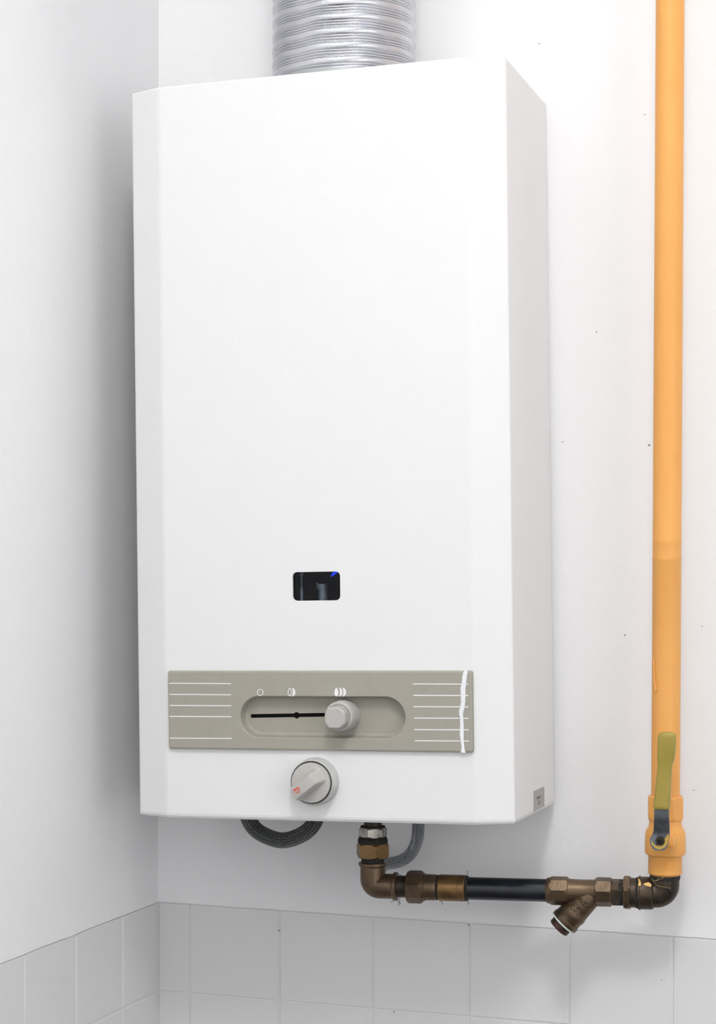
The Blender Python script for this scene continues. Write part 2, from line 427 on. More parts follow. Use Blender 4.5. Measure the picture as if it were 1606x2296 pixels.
a = wloc(905, 500, .022); b_ = wloc(905, 590, .022)
bm = bmesh.new()
lathe(bm, (a.x, a.y, cz0+t), (0, 0, 1), [(0, .0042), (b_.z-cz0, .0042)], 24)
lathe(bm, (a.x-.0008, a.y, b_.z), (0, 0, 1), [(0, .0050), (.0046, .0050), (.0050, .0044)], 24)
link('pilot_burner', bm, M['soot'], chamber, 40)
a = wloc(815, 492, .02)
bm = bmesh.new(); lathe(bm, (a.x, a.y, a.z-.003), (0, 0, 1), [(0, .0012), (.003, .0012), (.0036, .0006)], 12)
link('pilot_nozzle', bm, M['nickel'], chamber, 40)
a = wloc(1095, 330, .012)
bm = bmesh.new(); sweep(bm, [a+Vector((-.0035, 0, -.003)), a+Vector((-.001, 0, -.0006)), a+Vector((.0015, 0, .001)), a+Vector((.005, 0, .003))], [.0004, .0014, .0014, .0005], 12)
link('pilot_flame', bm, M['flame'], chamber, 60)
bm = bmesh.new(); prism_y(bm, rrect(wx0-.003, wx1+.003, wz0-.003, wz1+.003, .005), YF+.0027, YF+.0040)
link('sight_glass', bm, M['glass'], heater)

# control panel ---------------------------------------------------------------
PF = YF-.0042         # panel front
bm = bmesh.new()
L = []
for off, y in ((.0045, YF+.0100), (.0045, YF+.0001), (0, YF+.00005), (0, PF+.0016), (.0005, PF+.0005), (.0016, PF)):
    L.append([(x, y, z) for x, z in rrect(PX0+off, PX1-off, PZ0+off, PZ1-off, .0022)])
loft(bm, L)
panel = link('control_panel', bm, M['panel'])
s0, s1 = loc_plane(538.7, 1562.5, PF), loc_plane(908.6, 1654.5, PF)
st = loc_plane(700, 1562.5, PF).z; sb = loc_plane(700, 1653.5, PF).z
SR = (st-sb)/2; SXa, SXb, SZ = s0.x+SR, s1.x-SR, (st+sb)/2
def stadium(r, y, seg=20):
    P = []
    for k in range(seg+1): a = PI/2 + PI*k/seg; P.append((SXa+r*math.cos(a), y, SZ+r*math.sin(a)))
    for k in range(seg+1): a = -PI/2 + PI*k/seg; P.append((SXb+r*math.cos(a), y, SZ+r*math.sin(a)))
    return P
FL = PF+.0105         # pocket floor
bm = bmesh.new()
loft(bm, [stadium(SR+.0012, PF-.003), stadium(SR+.0012, PF-.0002), stadium(SR+.0004, PF+.0004), stadium(SR, PF+.0014), stadium(SR-.0006, FL-.003), stadium(SR-.0016, FL-.0008), stadium(SR-.0035, FL)])
cpk = link('cut_pocket', bm, None)
a, b_ = loc_plane(562, 1605.5, FL), loc_plane(742, 1602.5, FL); hb = .0017
bm = bmesh.new(); loft(bm, [[(a.x, y, a.z-hb), (b_.x, y, b_.z-hb), (b_.x, y, b_.z+hb), (a.x, y, a.z+hb)] for y in (FL-.002, FL+.02)])
csl = link('cut_slot', bm, None)
c = loc_plane(665, 1604, FL); bm = bmesh.new(); lathe(bm, (c.x, FL-.002, c.z), (0, 1, 0), [(0, .0030), (.02, .0030)], 20)
csn = link('cut_notch', bm, None)
# the panel body is deep enough to hold the pocket
bm2 = bmesh.new(); bm2.from_mesh(panel.data)
for v in bm2.verts:
    if v.co.y > YF+.009: v.co.y = FL+.0018
bm2.to_mesh(panel.data); bm2.free()
boolean(panel, [cpk, csl, csn])
panel.parent = heater
bm = bmesh.new(); box(bm, (a.x-.006, FL+.0060, a.z-.008), (b_.x+.006, FL+.0070, a.z+.008)); link('slot_backing', bm, M['dark'], panel)

def flat(name, poly, m, parent, y=PF, th=.00018):
    bm = bmesh.new(); prism_y(bm, poly, y+.0002, y-th); return link(name, bm, m, parent)
LW = .00045
for y in (1532, 1557, 1581.7, 1606.3, 1655):
    k = (y-1532)/123
    a, b_ = loc_plane(379.5+1.5*k, y, PF), loc_plane(518+1.5*k, y+.8, PF)
    flat('printed_line', [(a.x, a.z-LW), (b_.x, b_.z-LW), (b_.x, b_.z+LW), (a.x, a.z+LW)], M['print'], panel)
for i, y in enumerate((1533.4, 1559, 1584.5, 1610, 1636, 1661)):
    a, b_ = loc_plane(926+.9*i, y, PF), loc_plane(1050+.4*i, y+.6, PF)
    flat('printed_line', [(a.x, a.z-LW), (b_.x, b_.z-LW), (b_.x, b_.z+LW), (a.x, a.z+LW)], M['print'], panel)
def ring_mesh(name, outer, inner, parent, m):
    bm = bmesh.new(); n = len(outer)
    A = [[bm.verts.new((x, y, z)) for x, z in P] for P in (outer, inner) for y in (PF+.0002, PF-.00018)]
    ob, of, ib, if_ = A
    for i in range(n):
        j = (i+1) % n
        bm.faces.new((of[i], of[j], if_[j], if_[i])); bm.faces.new((ob[i], ob[j], ib[j], ib[i]))
        bm.faces.new((ob[i], ob[j], of[j], of[i])); bm.faces.new((ib[i], ib[j], if_[j], if_[i]))
    return link(name, bm, m, parent)
c = loc_plane(583.8, 1552.5, PF)
circ = [(math.cos(2*PI*k/32), math.sin(2*PI*k/32)) for k in range(32)]
ring_mesh('off_symbol', [(c.x+.0031*x, c.z+.0031*z) for x, z in circ], [(c.x+.0025*x, c.z+.0025*z) for x, z in circ], panel, M['print'])
def leaf(c, w, h, n=12):
    """pointed top, rounded foot"""
    P = []
    for k in range(2*n):
        f = k/(2*n); a = 2*PI*f
        z = math.cos(a); x = math.sin(a)
        ww = abs(x)**1.0*(1 if z < 0 else (1-.45*z))
        P.append((c.x + math.copysign(ww, x)*w/2, c.z + z*h/2*(1.0 if z > 0 else .92)))
    return P
def crescent(c, w, h, n=12):
    R = [(c.x - w*.35 + (w*1.0)*math.cos(math.radians(a)), c.z + h/2*math.sin(math.radians(a))) for a in [-88+176*k/n for k in range(n+1)]]
    Lf = [(c.x - w*.45 + (w*.38)*math.cos(math.radians(a)), c.z + h/2*math.sin(math.radians(a))) for a in [88-176*k/n for k in range(n+1)]]
    return R + Lf
c = loc_plane(650, 1552, PF); ring_mesh('half_flame_symbol', leaf(c, .0040, .0080), leaf(c, .0028, .0062), panel, M['print'])
flat('half_flame_symbol', crescent(loc_plane(657.5, 1552, PF), .0034, .0078), M['print'], panel)
flat('full_flame_symbol', leaf(loc_plane(754.5, 1552, PF), .0040, .0080), M['print'], panel)
for x in (763, 771): flat('full_flame_symbol', crescent(loc_plane(x, 1552, PF), .0036, .0078), M['print'], panel)

# dried paint run over the right end of the panel
drip = [(140, 235, 308), (185, 205, 318), (300, 180, 300), (480, 160, 280), (580, 130, 265), (740, 140, 268), (900, 145, 262), (1040, 130, 245), (1130, 97, 225), (1200, 97, 205),
        (1320, 120, 210), (1480, 125, 222), (1600, 115, 225), (1720, 112, 222), (1880, 140, 220), (2000, 155, 235), (2100, 150, 250), (2160, 140, 262)]
bm = bmesh.new(); loops = []
for zy, zl, zr in drip:
    pl = loc_plane(1020+zl*.09146, 1490+zy*.09146, PF); pr = loc_plane(1020+zr*.09146, 1490+zy*.09146, PF)
    cx, hw = (pl.x+pr.x)/2, (pr.x-pl.x)/2; z = (pl.z+pr.z)/2
    loops.append([(cx+hw*math.cos(a), PF+.0003 - .0013*max(0, math.sin(a)), z) for a in [PI*k/10 for k in range(11)]])
loft(bm, loops); link('paint_run', bm, M['drip'], panel, 50)

# slider knob: round collar with a six-sided cap --------------------------------
c = loc_plane(775, 1603.5, FL)
bm = bmesh.new()
lathe(bm, (c.x, FL-.0002, c.z), (0, -1, 0), [(0, .0142), (.009, .0140), (.0185, .0134), (.0200, .0128), (.0205, .0118), (.0202, .0108), (.0196, .0106), (.0196, .0001)], 48)
slider = link('slider_knob', bm, M['grey'], heater, 40)
bm = bmesh.new()
hexp = [(-.0098, .0030), (-.0066, .0092), (.0040, .0096), (.0098, .0052), (.0098, -.0050), (.0048, -.0096), (-.0060, -.0094), (-.0098, -.0040)]
def capl(k, y): return [(c.x+x*k, y, c.z-.0006+z*k) for x, z in hexp]
y0 = FL-.0190
loft(bm, [capl(1.0, y0), capl(1.0, y0-.0105), capl(.96, y0-.0118), capl(.86, y0-.0126)])
es = [e for e in bm.edges if abs(e.verts[0].co.y-e.verts[1].co.y) > .008]
bmesh.ops.bevel(bm, geom=es, offset=.0022, segments=3, profile=.5, affect='EDGES')
link('knob_cap', bm, M['grey'], slider, 28)

# temperature dial --------------------------------------------------------------
c = loc_plane(709.5, 1751.5, YF)
bm = bmesh.new()
lathe(bm, (c.x, YF+.0003, c.z), (0, -1, 0), [(0, .0216), (.004, .0214), (.0125, .0204), (.0138, .0200), (.0142, .0195), (.0136, .0191), (.0060, .0190), (.0060, .0001)], 64)
collar = link('dial_collar', bm, M['grey_light'], heater, 40)
R = .0179; th = math.radians(180+38); du, dv = (math.cos(th), math.sin(th)), (-math.sin(th), math.cos(th))
def sst(a, b, x):
    t_ = min(1, max(0, (x-a)/(b-a))); return t_*t_*(3-2*t_)
def dial_h(x, z):
    u = x*du[0]+z*du[1]; v = x*dv[0]+z*dv[1]; rr = math.hypot(x, z)/R
    base = .0062 - .0016*rr**2.5
    side = 1-sst(.0046, .0084, abs(v)); end = sst(-.0150, -.0062, u)
    return base + .0100*side*end - .0008*sst(.3, 1, rr)*side*end
bm = bmesh.new(); NR, NS = 44, 112; y0 = YF-.0112
ctr = bm.verts.new((c.x, y0-dial_h(0, 0), c.z)); prev = None
for i in range(1, NR+1):
    r_ = R*i/NR
    row = [bm.verts.new((c.x+r_*math.cos(2*PI*k/NS), y0-dial_h(r_*math.cos(2*PI*k/NS), r_*math.sin(2*PI*k/NS)), c.z+r_*math.sin(2*PI*k/NS))) for k in range(NS)]
    for k in range(NS):
        if prev: bm.faces.new((prev[k], prev[(k+1) % NS], row[(k+1) % NS], row[k]))
        else: bm.faces.new((ctr, row[k], row[(k+1) % NS]))
    prev = row
for dy in (0,):
    row = [bm.verts.new((v.co.x, y0+dy, v.co.z)) for v in prev]
    for k in range(NS): bm.faces.new((prev[k], prev[(k+1) % NS], row[(k+1) % NS], row[k]))
    bm.faces.new(row)
dial = link('dial_knob', bm, M['grey'], heater, 45)
def on_dial(u, v, lift):
    x, z = u*du[0]+v*dv[0], u*du[1]+v*dv[1]
    return (c.x+x, y0-dial_h(x, z)-lift, c.z+z)
def dial_px(zx, zy, lift):
    """pixel of the dial close-up -> point on the knob's surface"""
    y_ = y0-.012
    for _ in range(4):
        p = loc_plane(620+zx*.11208, 1680+zy*.11208, y_); y_ = y0-dial_h(p.x-c.x, p.z-c.z)
    return (p.x, y_-lift, p.z)
def dial_patch(name, pts):
    bm = bmesh.new(); loft(bm, [[dial_px(u, v, -.0002) for u, v in pts], [dial_px(u, v, .00015) for u, v in pts]]); link(name, bm, M['orange_mark'], dial)
# rhombic flame mark split by a bare diagonal stripe
dial_patch('heat_mark', [(345, 748), (438, 752), (462, 775), (352, 845), (335, 818)])
for tri in ([(470, 792), (458, 872), (442, 856), (450, 818)], [(458, 872), (366, 866), (396, 852), (442, 856)], [(366, 866), (470, 792), (450, 818), (396, 852)]):
    dial_patch('heat_mark', tri)

# rating label on the side ---------------------------------------------------------
bm = bmesh.new(); box(bm, (W-.0002, -.0906, .0043), (W+.0003, -.0443, .0228)); lab = link('rating_label', bm, M['sticker'], heater)
def side_bar(y0, y1, z0, z1):
    bm = bmesh.new(); box(bm, (W+.0002, y0, z0), (W+.00045, y1, z1)); link('label_print', bm, M['ink'], lab)
for y0_, y1_, z0_, z1_ in ((-.0775, -.0735, .0142, .0158), (-.0728, -.0690, .0142, .0160), (-.0680, -.0660, .0142, .0148), (-.0640, -.0622, .0142, .0162), (-.0622, -.0600, .0142, .0147),
                           (-.0715, -.0702, .0088, .0122), (-.0718, -.0685, .0088, .0093), (-.0655, -.0642, .0088, .0122), (-.0658, -.0622, .0088, .0093)):
    side_bar(y0_, y1_, z0_, z1_)

# ------------------------------------------------------------------ corrugated flue
FC = Vector((0.2375, -0.0990, 0)); FR = 0.0668
flue = empty('flue_duct', (FC.x, FC.y, 2.1455)); tag(flue, 'silver corrugated aluminium flue duct rising from the water heater', 'duct')
bm = bmesh.new(); uvl = bm.loops.layers.uv.new('UVMap')
pitch = .0130; NS = 112; PER = 28; z_top = RZ-.0005-2.1455; NZ = int(z_top/pitch*PER) + PER
def rib(f):
    """one pitch: a broad band and three narrow folds with valleys between them"""
    f %= 1
    if f < .42: return .0004 + .0009*math.sin(PI*f/.42)**.5
    g = (f-.42)/.58*3
    return -.0010 + .0015*abs(math.sin(PI*(g % 1)))**.7
vt = []
for i in range(NZ+1):
    rb = rib(i/PER); row = []
    for k in range(NS):
        a = 2*PI*k/NS; z = (i-PER)*pitch/PER + pitch*k/NS
        r_ = FR - .0006 + rb
        r_ += .0006*noise.noise(Vector((math.cos(a)*1.6, math.sin(a)*1.6, z*22)))
        # a dent on the room side
        da = (a - math.radians(262)); r_ -= .0016*math.exp(-((da/.16)**2) - ((z-.067)/.006)**2)
        wob = .0016*noise.noise(Vector((math.cos(a)*2.2, math.sin(a)*2.2, z*9+4)))
        row.append(bm.verts.new((r_*math.cos(a), r_*math.sin(a), min(z_top, max(0, z+wob*min(1, max(0, z)*40)*min(1, max(0, z_top-z)*40))))))
    vt.append(row)
for i in range(NZ):
    for k in range(NS):
        if k < NS-1: q4 = (vt[i][k], vt[i][k+1], vt[i+1][k+1], vt[i+1][k])
        elif i+1+PER <= NZ: q4 = (vt[i][k], vt[i+PER][0], vt[i+1+PER][0], vt[i+1][k])
        else: continue
        if max(v.co.z for v in q4) <= 1e-6 or min(v.co.z for v in q4) >= z_top-1e-6: continue
        f = bm.faces.new(q4)
        for lp, q in zip(f.loops, ((k/NS, i/PER), ((k+1)/NS, i/PER), ((k+1)/NS, (i+1)/PER), (k/NS, (i+1)/PER))): lp[uvl].uv = q
bmesh.ops.delete(bm, geom=[v for v in bm.verts if not v.link_faces], context='VERTS')
link('corrugated_tube', bm, M['alu'], flue, 60)
bm = bmesh.new(); lathe(bm, (0, 0, 0), (0, 0, 1), [(0, FR-.004), (0, FR+.0012), (.006, FR+.0012), (.0065, FR-.001)], 96, cap1=False)
link('flue_spigot', bm, M['steel_grey'], flue, 40)

# ------------------------------------------------------------------ gas line
YR = -.055
EL = at(836, 1986, -.085); ER = at(1491.5, 2003.5, YR)
gas = empty('gas_supply_pipe', (ER.x, 0, ER.z))
tag(gas, 'orange painted gas riser with lever valve feeding bronze and black pipe fittings', 'gas pipe')
def gp(name, bm, m, parent=None, smooth=38):
    """gas-line part given in world coordinates"""
    off = gas.location
    for v in bm.verts: v.co -= off
    return link(name, bm, m, parent or gas, smooth)
# horizontal run: a station (pixel column) -> distance along the axis
AX = (ER-EL); RL = AX.length; AXN = AX.normalized()
def run(px):
    d = ray(px, 1986 + (px-836)*(17.5/655.5)); n = CAM - EL
    # closest point of the axis to the viewing ray
    b = AXN.dot(d); dd = d.dot(d); den = dd - b*b
    return (dd*AXN.dot(n) - b*d.dot(n))/den
def pm(px_len, px):      # pixels -> metres at a station of the run
    p = EL + AXN*run(px); return px_len*((p-CAM).dot(FWD))/FOC
def cyl(name, m, prof, parent=None, seg=40):
    bm = bmesh.new(); lathe(bm, EL, AXN, [(run(px), pm(r, px)) for px, r in prof], seg); return gp(name, bm, m, parent)
def runnut(name, m, p0, p1, half, n, rotd, ch=.0015, parent=None):
    bm = bmesh.new(); nut(bm, EL, AXN, run(p0), run(p1), pm(half, (p0+p1)/2), n, rotd, ch); return gp(name, bm, m, parent, None)
def arc_elbow(C, dirA, dirB, la, lb, r, br, n=10):
    """centre-line from C+dirA*la round to C+dirB*lb"""
    A, B = Vector(dirA), Vector(dirB); P = [C+A*la, C+A*br*1.001]
    O = C + A*br + B*br
    for k in range(1, n):
        t_ = PI/2*k/n; P.append(O - B*br*math.cos(t_) - A*br*math.sin(t_))
    P += [C+B*br*1.001, C+B*lb]; return P
UPW = Vector((0, 0, 1))
# left elbow and everything on it
re = pm(28, 840)
bm = bmesh.new(); sweep(bm, arc_elbow(EL, UPW, AXN, pm(46, 836), run(884), re, re*.55), re, 40)
elbow = gp('elbow', bm, M['bronze'], None, 50)
def vz(py): return (at(836, py, -.085).z)
V0 = Vector((EL.x, EL.y, 0))
def vcyl(name, m, prof, parent=None, seg=44, dx=0):
    bm = bmesh.new(); lathe(bm, V0+Vector((dx, 0, 0)), UPW, [(vz(py), pm(r, 836)) for py, r in prof], seg); return gp(name, bm, m, parent)
vcyl('elbow_rim', M['bronze'], [(1943, 28), (1941, 31), (1937, 32), (1934, 31.5), (1933.5, 26)], elbow)
cyl('elbow_rim', M['bronze'], [(881, 28), (883, 30.5), (885, 32), (889, 32), (891, 30), (891.5, 25)], elbow)
vcyl('threaded_neck', M['hemp'], [(1936, 25.5), (1922, 26), (1920, 25)])
bm = bmesh.new(); nut(bm, V0, UPW, vz(1923), vz(1889), pm(33, 836), 6, 0, .002); gp('union_nut', bm, M['brass'], None, None)
vcyl('thread_seal', M['hemp'], [(1890, 33), (1884, 34), (1878, 32), (1876, 30)])
bm = bmesh.new(); nut(bm, V0, UPW, vz(1877), vz(1854), pm(27.5, 836), 6, 28, .0016); gp('union_nut', bm, M['nickel'], None, None)
vcyl('nut_washer', M['hemp'], [(1854.5, 28), (1852, 28)])
vcyl('inlet_tail', M['bronze_dark'], [(1854, 20), (1800, 20)])
# run from left to right
cyl('nipple', M['bronze_dark'], [(888, 24.5), (916, 24.5)])
runnut('union_nut', M['bronze'], 914, 949.5, 34, 8, 8, .0022)
cyl('union_tail', M['bronze'], [(948, 31), (954, 31), (955, 29.2), (978, 29), (980, 27.5)])
cyl('thread_seal', M['hemp'], [(978, 27), (983, 28), (987, 26.5)])
coupling = cyl('coupling', M['brass'], [(984.5, 27.5), (986.5, 29.6), (1043, 29.6), (1045, 28)])
cyl('thread_seal', M['hemp'], [(1043.5, 28), (1047, 29), (1050.5, 27), (1051.5, 25)])
cyl('black_pipe', M['black_pipe'], [(1046, 25.2), (1232, 25.6)], seg=48)
for px, py in ((1024, 1988), (1020.5, 1993), (1024, 1994), (1027.5, 1993), (1024, 1999.5)):
    p = None; d_ = ray(px, py); P0 = CAM - EL; dp_ = d_ - AXN*d_.dot(AXN); pp_ = P0 - AXN*P0.dot(AXN); rq = pm(29.6, px)
    A_, B_, C_ = dp_.dot(dp_), 2*dp_.dot(pp_), pp_.dot(pp_)-rq*rq
    p = CAM + d_*((-B_-math.sqrt(max(0, B_*B_-4*A_*C_)))/(2*A_)); nrm = (p-EL) - AXN*(p-EL).dot(AXN); nrm.normalize()
    bm = bmesh.new(); lathe(bm, p-nrm*.0003, nrm, [(0, .00042), (.0004, .00042)], 8); gp('punch_dot', bm, M['hemp'], coupling, None)
# Y strainer
bm = bmesh.new()
lathe(bm, EL, AXN, [(run(p), pm(r, p)) for p, r in ((1226, 27), (1230, 29), (1236, 29.5), (1300, 26.5), (1340, 27), (1345, 28))], 40)
SC = EL + AXN*run(1332)
e_ = at(1267, 2067, SC.y); BD = (Vector((e_.x, SC.y-.004, e_.z)) - SC); BLn = BD.length; BD.normalize()
k_ = pm(1, 1300)
lathe(bm, SC, BD, [(-.0035, 14*k_), (-.001, 23*k_), (.004, 27*k_), (BLn*.45, 29*k_), (BLn*.62, 30.5*k_), (BLn*.66, 32.2*k_), (BLn*.74, 32.2*k_), (BLn*.76, 31*k_), (BLn*.88, 31.4*k_), (BLn*.9, 33*k_), (BLn-.0006, 33*k_)], 44)
strainer = gp('y_strainer', bm, M['bronze'], None, 35)
bm = bmesh.new(); lathe(bm, SC+BD*(BLn-.0007), BD, [(0, 33.6*k_), (.0014, 33.6*k_)], 44); gp('gasket_ring', bm, M['gasket'], strainer)
bm = bmesh.new(); lathe(bm, SC+BD*(BLn+.0006), BD, [(0, 27*k_), (.001, 27.5*k_), (.001, 24.5*k_), (.0062, 24.5*k_), (.0070, 23*k_)], 36); gp('strainer_cap', bm, M['cap'], strainer)
runnut('socket_octagon', M['bronze'], 1233, 1276, 29.5, 8, 12, .0020, strainer)
runnut('socket_octagon', M['bronze'], 1335, 1374, 30, 8, 12, .0020, strainer)
# raised casting marks on the branch
a, u_, v_ = frame(BD)
def cast_mark(t_, ang, w, h, parent=strainer, origin=None, ring=False):
    r_ = 30.0*k_; o_ = SC + BD*t_
    n_ = u_*math.cos(ang) + v_*math.sin(ang); tn = -u_*math.sin(ang) + v_*math.cos(ang)
    bm = bmesh.new()
    pts = [(math.cos(2*PI*k/12)*w, math.sin(2*PI*k/12)*h) for k in range(13)] if ring else [(-w, -h), (-w, h), (w, -h*.2), (w, h)]
    sweep(bm, [o_ + n_*(r_-.0001) + BD*x + tn*y for x, y in pts], .0005, 6); gp('cast_mark', bm, M['bronze'], parent, 60)
for t_, sgn in ((.30, 0), (.47, 1), (.60, 2)):
    for q in range(3):
        cast_mark(BLn*t_, -.62+.42*q + .08*sgn, .0016, .0018, ring=(q+sgn) % 2 == 0)
# nipple, flange nut and right elbow
runnut('nipple', M['bronze_dark'], 1373, 1399, 27.5, 8, 5, .001)
cyl('thread_seal', M['hemp'], [(1389, 27), (1391, 29.5), (1396, 29), (1399, 27)])
runnut('union_nut', M['bronze'], 1399, 1415.5, 35.5, 6, 16, .0014)
cyl('union_tail', M['bronze_dark'], [(1415, 33), (1430, 33)])
cyl('thread_seal', M['hemp'], [(1427, 34.5), (1431, 35), (1434, 33)])
rr_ = pm(32.0, 1480)
bm = bmesh.new(); sweep(bm, arc_elbow(ER, UPW, -AXN, pm(46, 1490), RL-run(1434), rr_, rr_*.62), rr_, 40)
elbow2 = gp('elbow', bm, M['bronze_dark'], None, 50)
cyl('elbow_rim', M['bronze_dark'], [(1431, 34), (1433, 38), (1436.5, 38), (1438, 36.4), (1462, 36.4), (1466, 34), (1467.5, 31)], elbow2)
# cast lettering boss on the elbow
for q, (dx, dz) in enumerate(((-.006, -.0075), (-.002, -.0035), (.002, .0005), (.0055, .0045))):
    bm = bmesh.new(); o_ = ER + Vector((dx, 0, dz)); yy = o_.y - math.sqrt(max(1e-6, rr_**2 - .5*(dx-dz)**2)) + .0004
    dgn = Vector((.707, 0, .707)); pr = Vector((-.707, 0, .707)); B0 = Vector((o_.x, yy, o_.z))
    sh = [[(0, -.0025), (0, .0025), (.0018, .0012), (0, 0), (.0018, -.0012), (0, -.0025)], [(0, .0025), (0, -.0025), (.0016, -.0025), (.0016, .0025)], [(0, -.0025), (0, .0025), (.001, 0), (.002, .0025), (.002, -.0025)], [(0, -.0025), (.001, .0025), (.002, -.0025)]][q]
    sweep(bm, [B0 + dgn*x + pr*z for x, z in sh], .00035, 6); gp('cast_mark', bm, M['bronze_dark'], elbow2, 60)
# paint splashes on the elbow
def on_run(px, py, r_px):
    """point of the run's front surface seen at a pixel"""
    d = ray(px, py); P0 = CAM - EL
    dp = d - AXN*d.dot(AXN); pp = P0 - AXN*P0.dot(AXN); r_ = pm(r_px, px)
    A = dp.dot(dp); Bq = 2*dp.dot(pp); Cq = pp.dot(pp)-r_*r_; ds = Bq*Bq-4*A*Cq
    t_ = (-Bq-math.sqrt(max(0, ds)))/(2*A); return CAM + d*t_
for poly, rp_ in (([(1431, 1969), (1435, 1972), (1437, 1978), (1438, 1984), (1435, 1987), (1431.5, 1984), (1433, 1977)], 38.0),
                  ([(1443, 1982), (1449, 1979), (1456, 1978), (1458, 1981), (1461, 1982), (1460.5, 1988.5), (1453, 1987), (1446, 1985)], 36.4)):
    bm = bmesh.new(); F = [on_run(x, y, rp_+.8) for x, y in poly]; Bk = [on_run(x, y, rp_-.6) for x, y in poly]
    loft(bm, [Bk, F]); gp('paint_splash', bm, M['chip'], elbow2, None)
# strands of sealing hemp and dust
def strand(pts, y, m=M['dust'], r=.00028, parent=None):
    bm = bmesh.new(); sweep(bm, spline([at(px, py, y) for px, py in pts], 6), r, 6); gp('dust_strand', bm, m, parent or gas, 60)
for pts in ([(888, 2016), (893, 2020), (895, 2026), (894, 2031)], [(891, 2018), (897, 2014), (896, 2022), (899, 2028)], [(884, 2017), (880, 2022), (877, 2021)],
            [(987, 2019), (991, 2023), (993, 2029)], [(1047, 2019), (1051, 2023), (1048, 2028)], [(1047, 1961), (1049, 1957), (1048, 1952)], [(889, 1955), (895, 1959), (900, 1963)]):
    strand(pts, -.085)
for pts in ([(1463, 1973), (1469, 1981), (1475, 1986), (1490, 1989), (1505, 1992)], [(1470, 1976), (1482, 1971), (1490, 1967)], [(1478, 1968), (1470, 1975), (1460, 1970)]):
    strand(pts, YR-.0145-.0012, M['hemp_dry'], .00024)

# riser pipe, valve
RXc = ER.x
def rz(py): return at(1492, py, YR).z
pmv = (ER-CAM).dot(FWD)/FOC
R0 = Vector((RXc, YR, 0))
bm = bmesh.new()
lathe(bm, R0, UPW, [(rz(1800), 32*pmv), (rz(1560), 32*pmv), (rz(1256), 32*pmv), (rz(1254), 32.7*pmv), (rz(1250), 32*pmv), (rz(1218), 32*pmv), (rz(1216), 32.5*pmv), (rz(1213), 32*pmv), (rz(900), 32*pmv), (rz(400), 31.8*pmv), (RZ-.0005, 31.8*pmv)], 48)
riser = gp('riser_pipe', bm, M['orange'])
bm = bmesh.new()
sweep(bm, spline([at(1466, 1478, YR-.0095), at(1467.5, 1510, YR-.0102), at(1470, 1545, YR-.0112), at(1473, 1550, YR-.0118)], 8), [.0003]+[.0006]*12+[.0008]*11+[.0010], 10); gp('paint_run', bm, M['orange'], riser, 60)
bm = bmesh.new()
lathe(bm, R0, UPW, [(rz(1962), 33*pmv), (rz(1957), 38.0*pmv), (rz(1919), 37.8*pmv), (rz(1916), 40*pmv), (rz(1914.5), 44*pmv), (rz(1909), 45.6*pmv), (rz(1872), 45.2*pmv), (rz(1862), 43*pmv), (rz(1853), 37.5*pmv), (rz(1846), 36*pmv), (rz(1834), 36*pmv), (rz(1832), 30*pmv)], 48)
valve = gp('ball_valve', bm, M['orange'], None, 42)
bm = bmesh.new(); nut(bm, R0, UPW, rz(1838), rz(1784), 38*pmv, 8, 14, .0024); gp('valve_socket', bm, M['orange'], valve, None)
# thread seal with paint residue below the valve
bm = bmesh.new(); lathe(bm, R0, UPW, [(rz(1972), 32.6*pmv), (rz(1966), 34*pmv), (rz(1960), 33.4*pmv), (rz(1957), 32*pmv)], 44); gp('thread_seal', bm, M['hemp'])
# stem boss and stop lug
SP = at(1479, 1887, YR-.040)
bm = bmesh.new(); lathe(bm, Vector((SP.x, YR-.015, SP.z)), (0, -1, 0), [(0, .0095), (.010, .0095), (.0105, .0088), (.019, .0060)], 28); gp('stem_boss', bm, M['orange'], valve)
lg = at(1507, 1884, YR-.024); bm = bmesh.new(); box(bm, (lg.x-.0028, YR-.027, lg.z-.0062), (lg.x+.0028, YR-.014, lg.z+.0042), .001, 2); gp('stop_lug', bm, M['orange'], valve)
# lever: bent zinc plate with an olive plastic sleeve
def lever_pt(px, py, Y): return at(px, py, Y)
yp0, yp1 = YR-.0345, YR-.0460     # plate lies on the stem, then steps outwards
prof = [(1907, 1469, 1488, yp0), (1902, 1463, 1494, yp0), (1893, 1458.5, 1498, yp0), (1882, 1457, 1500, yp0), (1873, 1462, 1501, yp0), (1864, 1465.5, 1501.5, yp0-.001),
        (1853, 1466.5, 1501.5, yp0-.005), (1842, 1466.5, 1500.5, yp0-.009), (1830, 1467, 1500, yp1), (1800, 1468, 1500, yp1)]
bm = bmesh.new(); loops = []
for py, xl, xr, Y in prof:
    a, b_ = at(xl, py, Y), at(xr, py, Y); t_ = .0022
    loops.append([a, b_, b_+Vector((0, t_, 0)), a+Vector((0, t_, 0))])
loft(bm, loops); lever = gp('lever_plate', bm, M['zinc'], valve, 40)
sl = [(1814.5, 1469, 1499.5), (1812, 1466.5, 1501.5), (1806, 1466, 1503), (1780, 1469, 1504), (1752, 1472, 1505.5), (1726, 1474.5, 1507), (1716, 1475.5, 1508), (1706, 1474.8, 1511.5), (1694, 1474.5, 1514), (1672, 1475, 1516), (1654, 1476, 1517), (1646, 1478, 1516), (1642.5, 1482, 1511), (1641, 1486, 1505)]
bm = bmesh.new(); loops = []; npt = 20
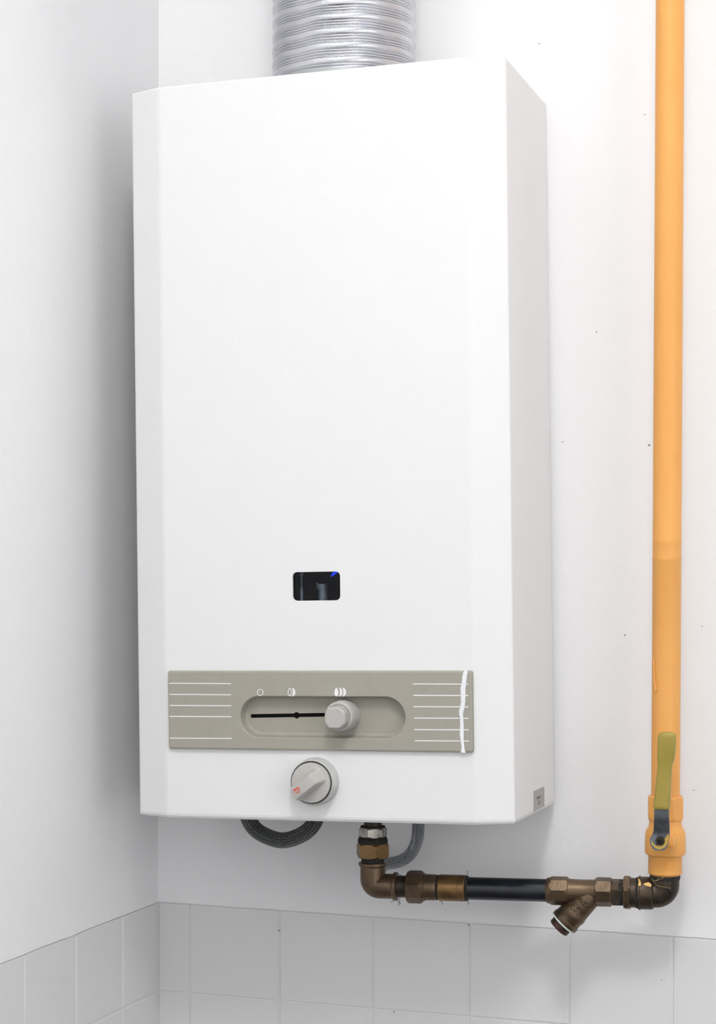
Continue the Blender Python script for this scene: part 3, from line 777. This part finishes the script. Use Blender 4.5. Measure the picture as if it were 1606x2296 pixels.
for i, (py, xl, xr) in enumerate(sl):
    Y = yp1 + .001 - .0025*min(1, max(0, (1726-py)/70)); a, b_ = at(xl, py, Y), at(xr, py, Y)
    cc = (a+b_)/2; hw = (b_-a).length/2; hd = .0044 if 0 < i < len(sl)-2 else (.0034 if i < len(sl)-1 else .002)
    L_ = []
    for k in range(npt):
        an = 2*PI*k/npt; cxx, sn = math.cos(an), math.sin(an)
        L_.append(cc + Vector((math.copysign(abs(cxx)**.45, cxx)*hw, math.copysign(abs(sn)**.6, sn)*hd, 0)))
    loops.append(L_)
loft(bm, loops); gp('lever_sleeve', bm, M['olive'], valve, 50)
bm = bmesh.new(); y_ = YR-.0345
lathe(bm, Vector((SP.x, y_+.003, SP.z)), (0, -1, 0), [(0, .0040), (.0064, .0040), (.0070, .0034), (.0070, .0019), (.0045, .0018), (.0045, .0001)], 20); gp('stem_nut', bm, M['bronze_dark'], valve)
pts = [(1461, 1884), (1465, 1891), (1473, 1897), (1480, 1893), (1487, 1885), (1494, 1877), (1499, 1869), (1500, 1880), (1497, 1892), (1490, 1901), (1480, 1905), (1470, 1902), (1462, 1893)]
bm = bmesh.new(); loft(bm, [[at(x, y, yp0+.0004) for x, y in pts], [at(x, y, yp0-.0005) for x, y in pts]]); gp('paint_residue', bm, M['yellow'], valve, None)

# ------------------------------------------------------------------ braided hoses
def hose(name, cps, r, m, label, n=24, seg=40):
    P = spline(cps, n)
    root = empty(name, P[0]); tag(root, label, 'hose')
    bm = bmesh.new(); uvl = bm.loops.layers.uv.new('UVMap'); sweep(bm, [p-P[0] for p in P], r, seg, True, uvl)
    link('braided_tube', bm, m, root, 60)
    return root, P
YH = -.100
def hp(px, py, Y): return at(px, py, Y)
def up(p): return Vector((p.x, p.y, BO.z + .0201*(p.x-BO.x) + .0060))   # just under the heater's base plate
cp = [hp(634, 1884, YH)]
cps = [up(hp(551, 1826, YH-.006)), hp(560, 1842, YH-.005), hp(586, 1869, YH-.002), hp(634, 1884.3, YH), hp(681, 1869, YH+.002), hp(706, 1842, YH+.004), up(hp(714, 1826, YH+.006))]
root, P = hose('water_hose', cps, 17.6*.000432, M['braid_dark'], 'dark steel-braided water hose looping under the white heater')
for q in (0, -1):
    bm = bmesh.new(); lathe(bm, P[q]-P[0]+Vector((0, 0, -.009)), (0, 0, 1), [(0, .0086), (.0005, .009), (.009, .009)], 28); link('crimp_ferrule', bm, M['ferrule'], root, 40)
YH2 = -.060
cps = [up(hp(939, 1830, YH2)), hp(938.5, 1851, YH2), hp(935, 1885, YH2+.003), hp(921, 1914, YH2+.010), hp(899, 1930, YH2+.020), hp(872, 1936, YH2+.033), hp(852, 1937, YH2+.046)]
end = hp(842, 1937, -.0005); cps.append(end)
root, P = hose('water_hose', cps, 13.4*.00044, M['braid_light'], 'light grey braided hose curving behind the bronze elbow into the wall')
bm = bmesh.new(); lathe(bm, P[-1]-P[0], (0, -1, 0), [(0, .013), (.0015, .013), (.0022, .0075), (.010, .0072)], 28); link('wall_rosette', bm, M['ferrule'], root, 40)
bm = bmesh.new(); lathe(bm, P[0]-P[0]+Vector((0, 0, -.009)), (0, 0, 1), [(0, .0066), (.0005, .007), (.009, .007)], 28); link('crimp_ferrule', bm, M['ferrule'], root, 40)
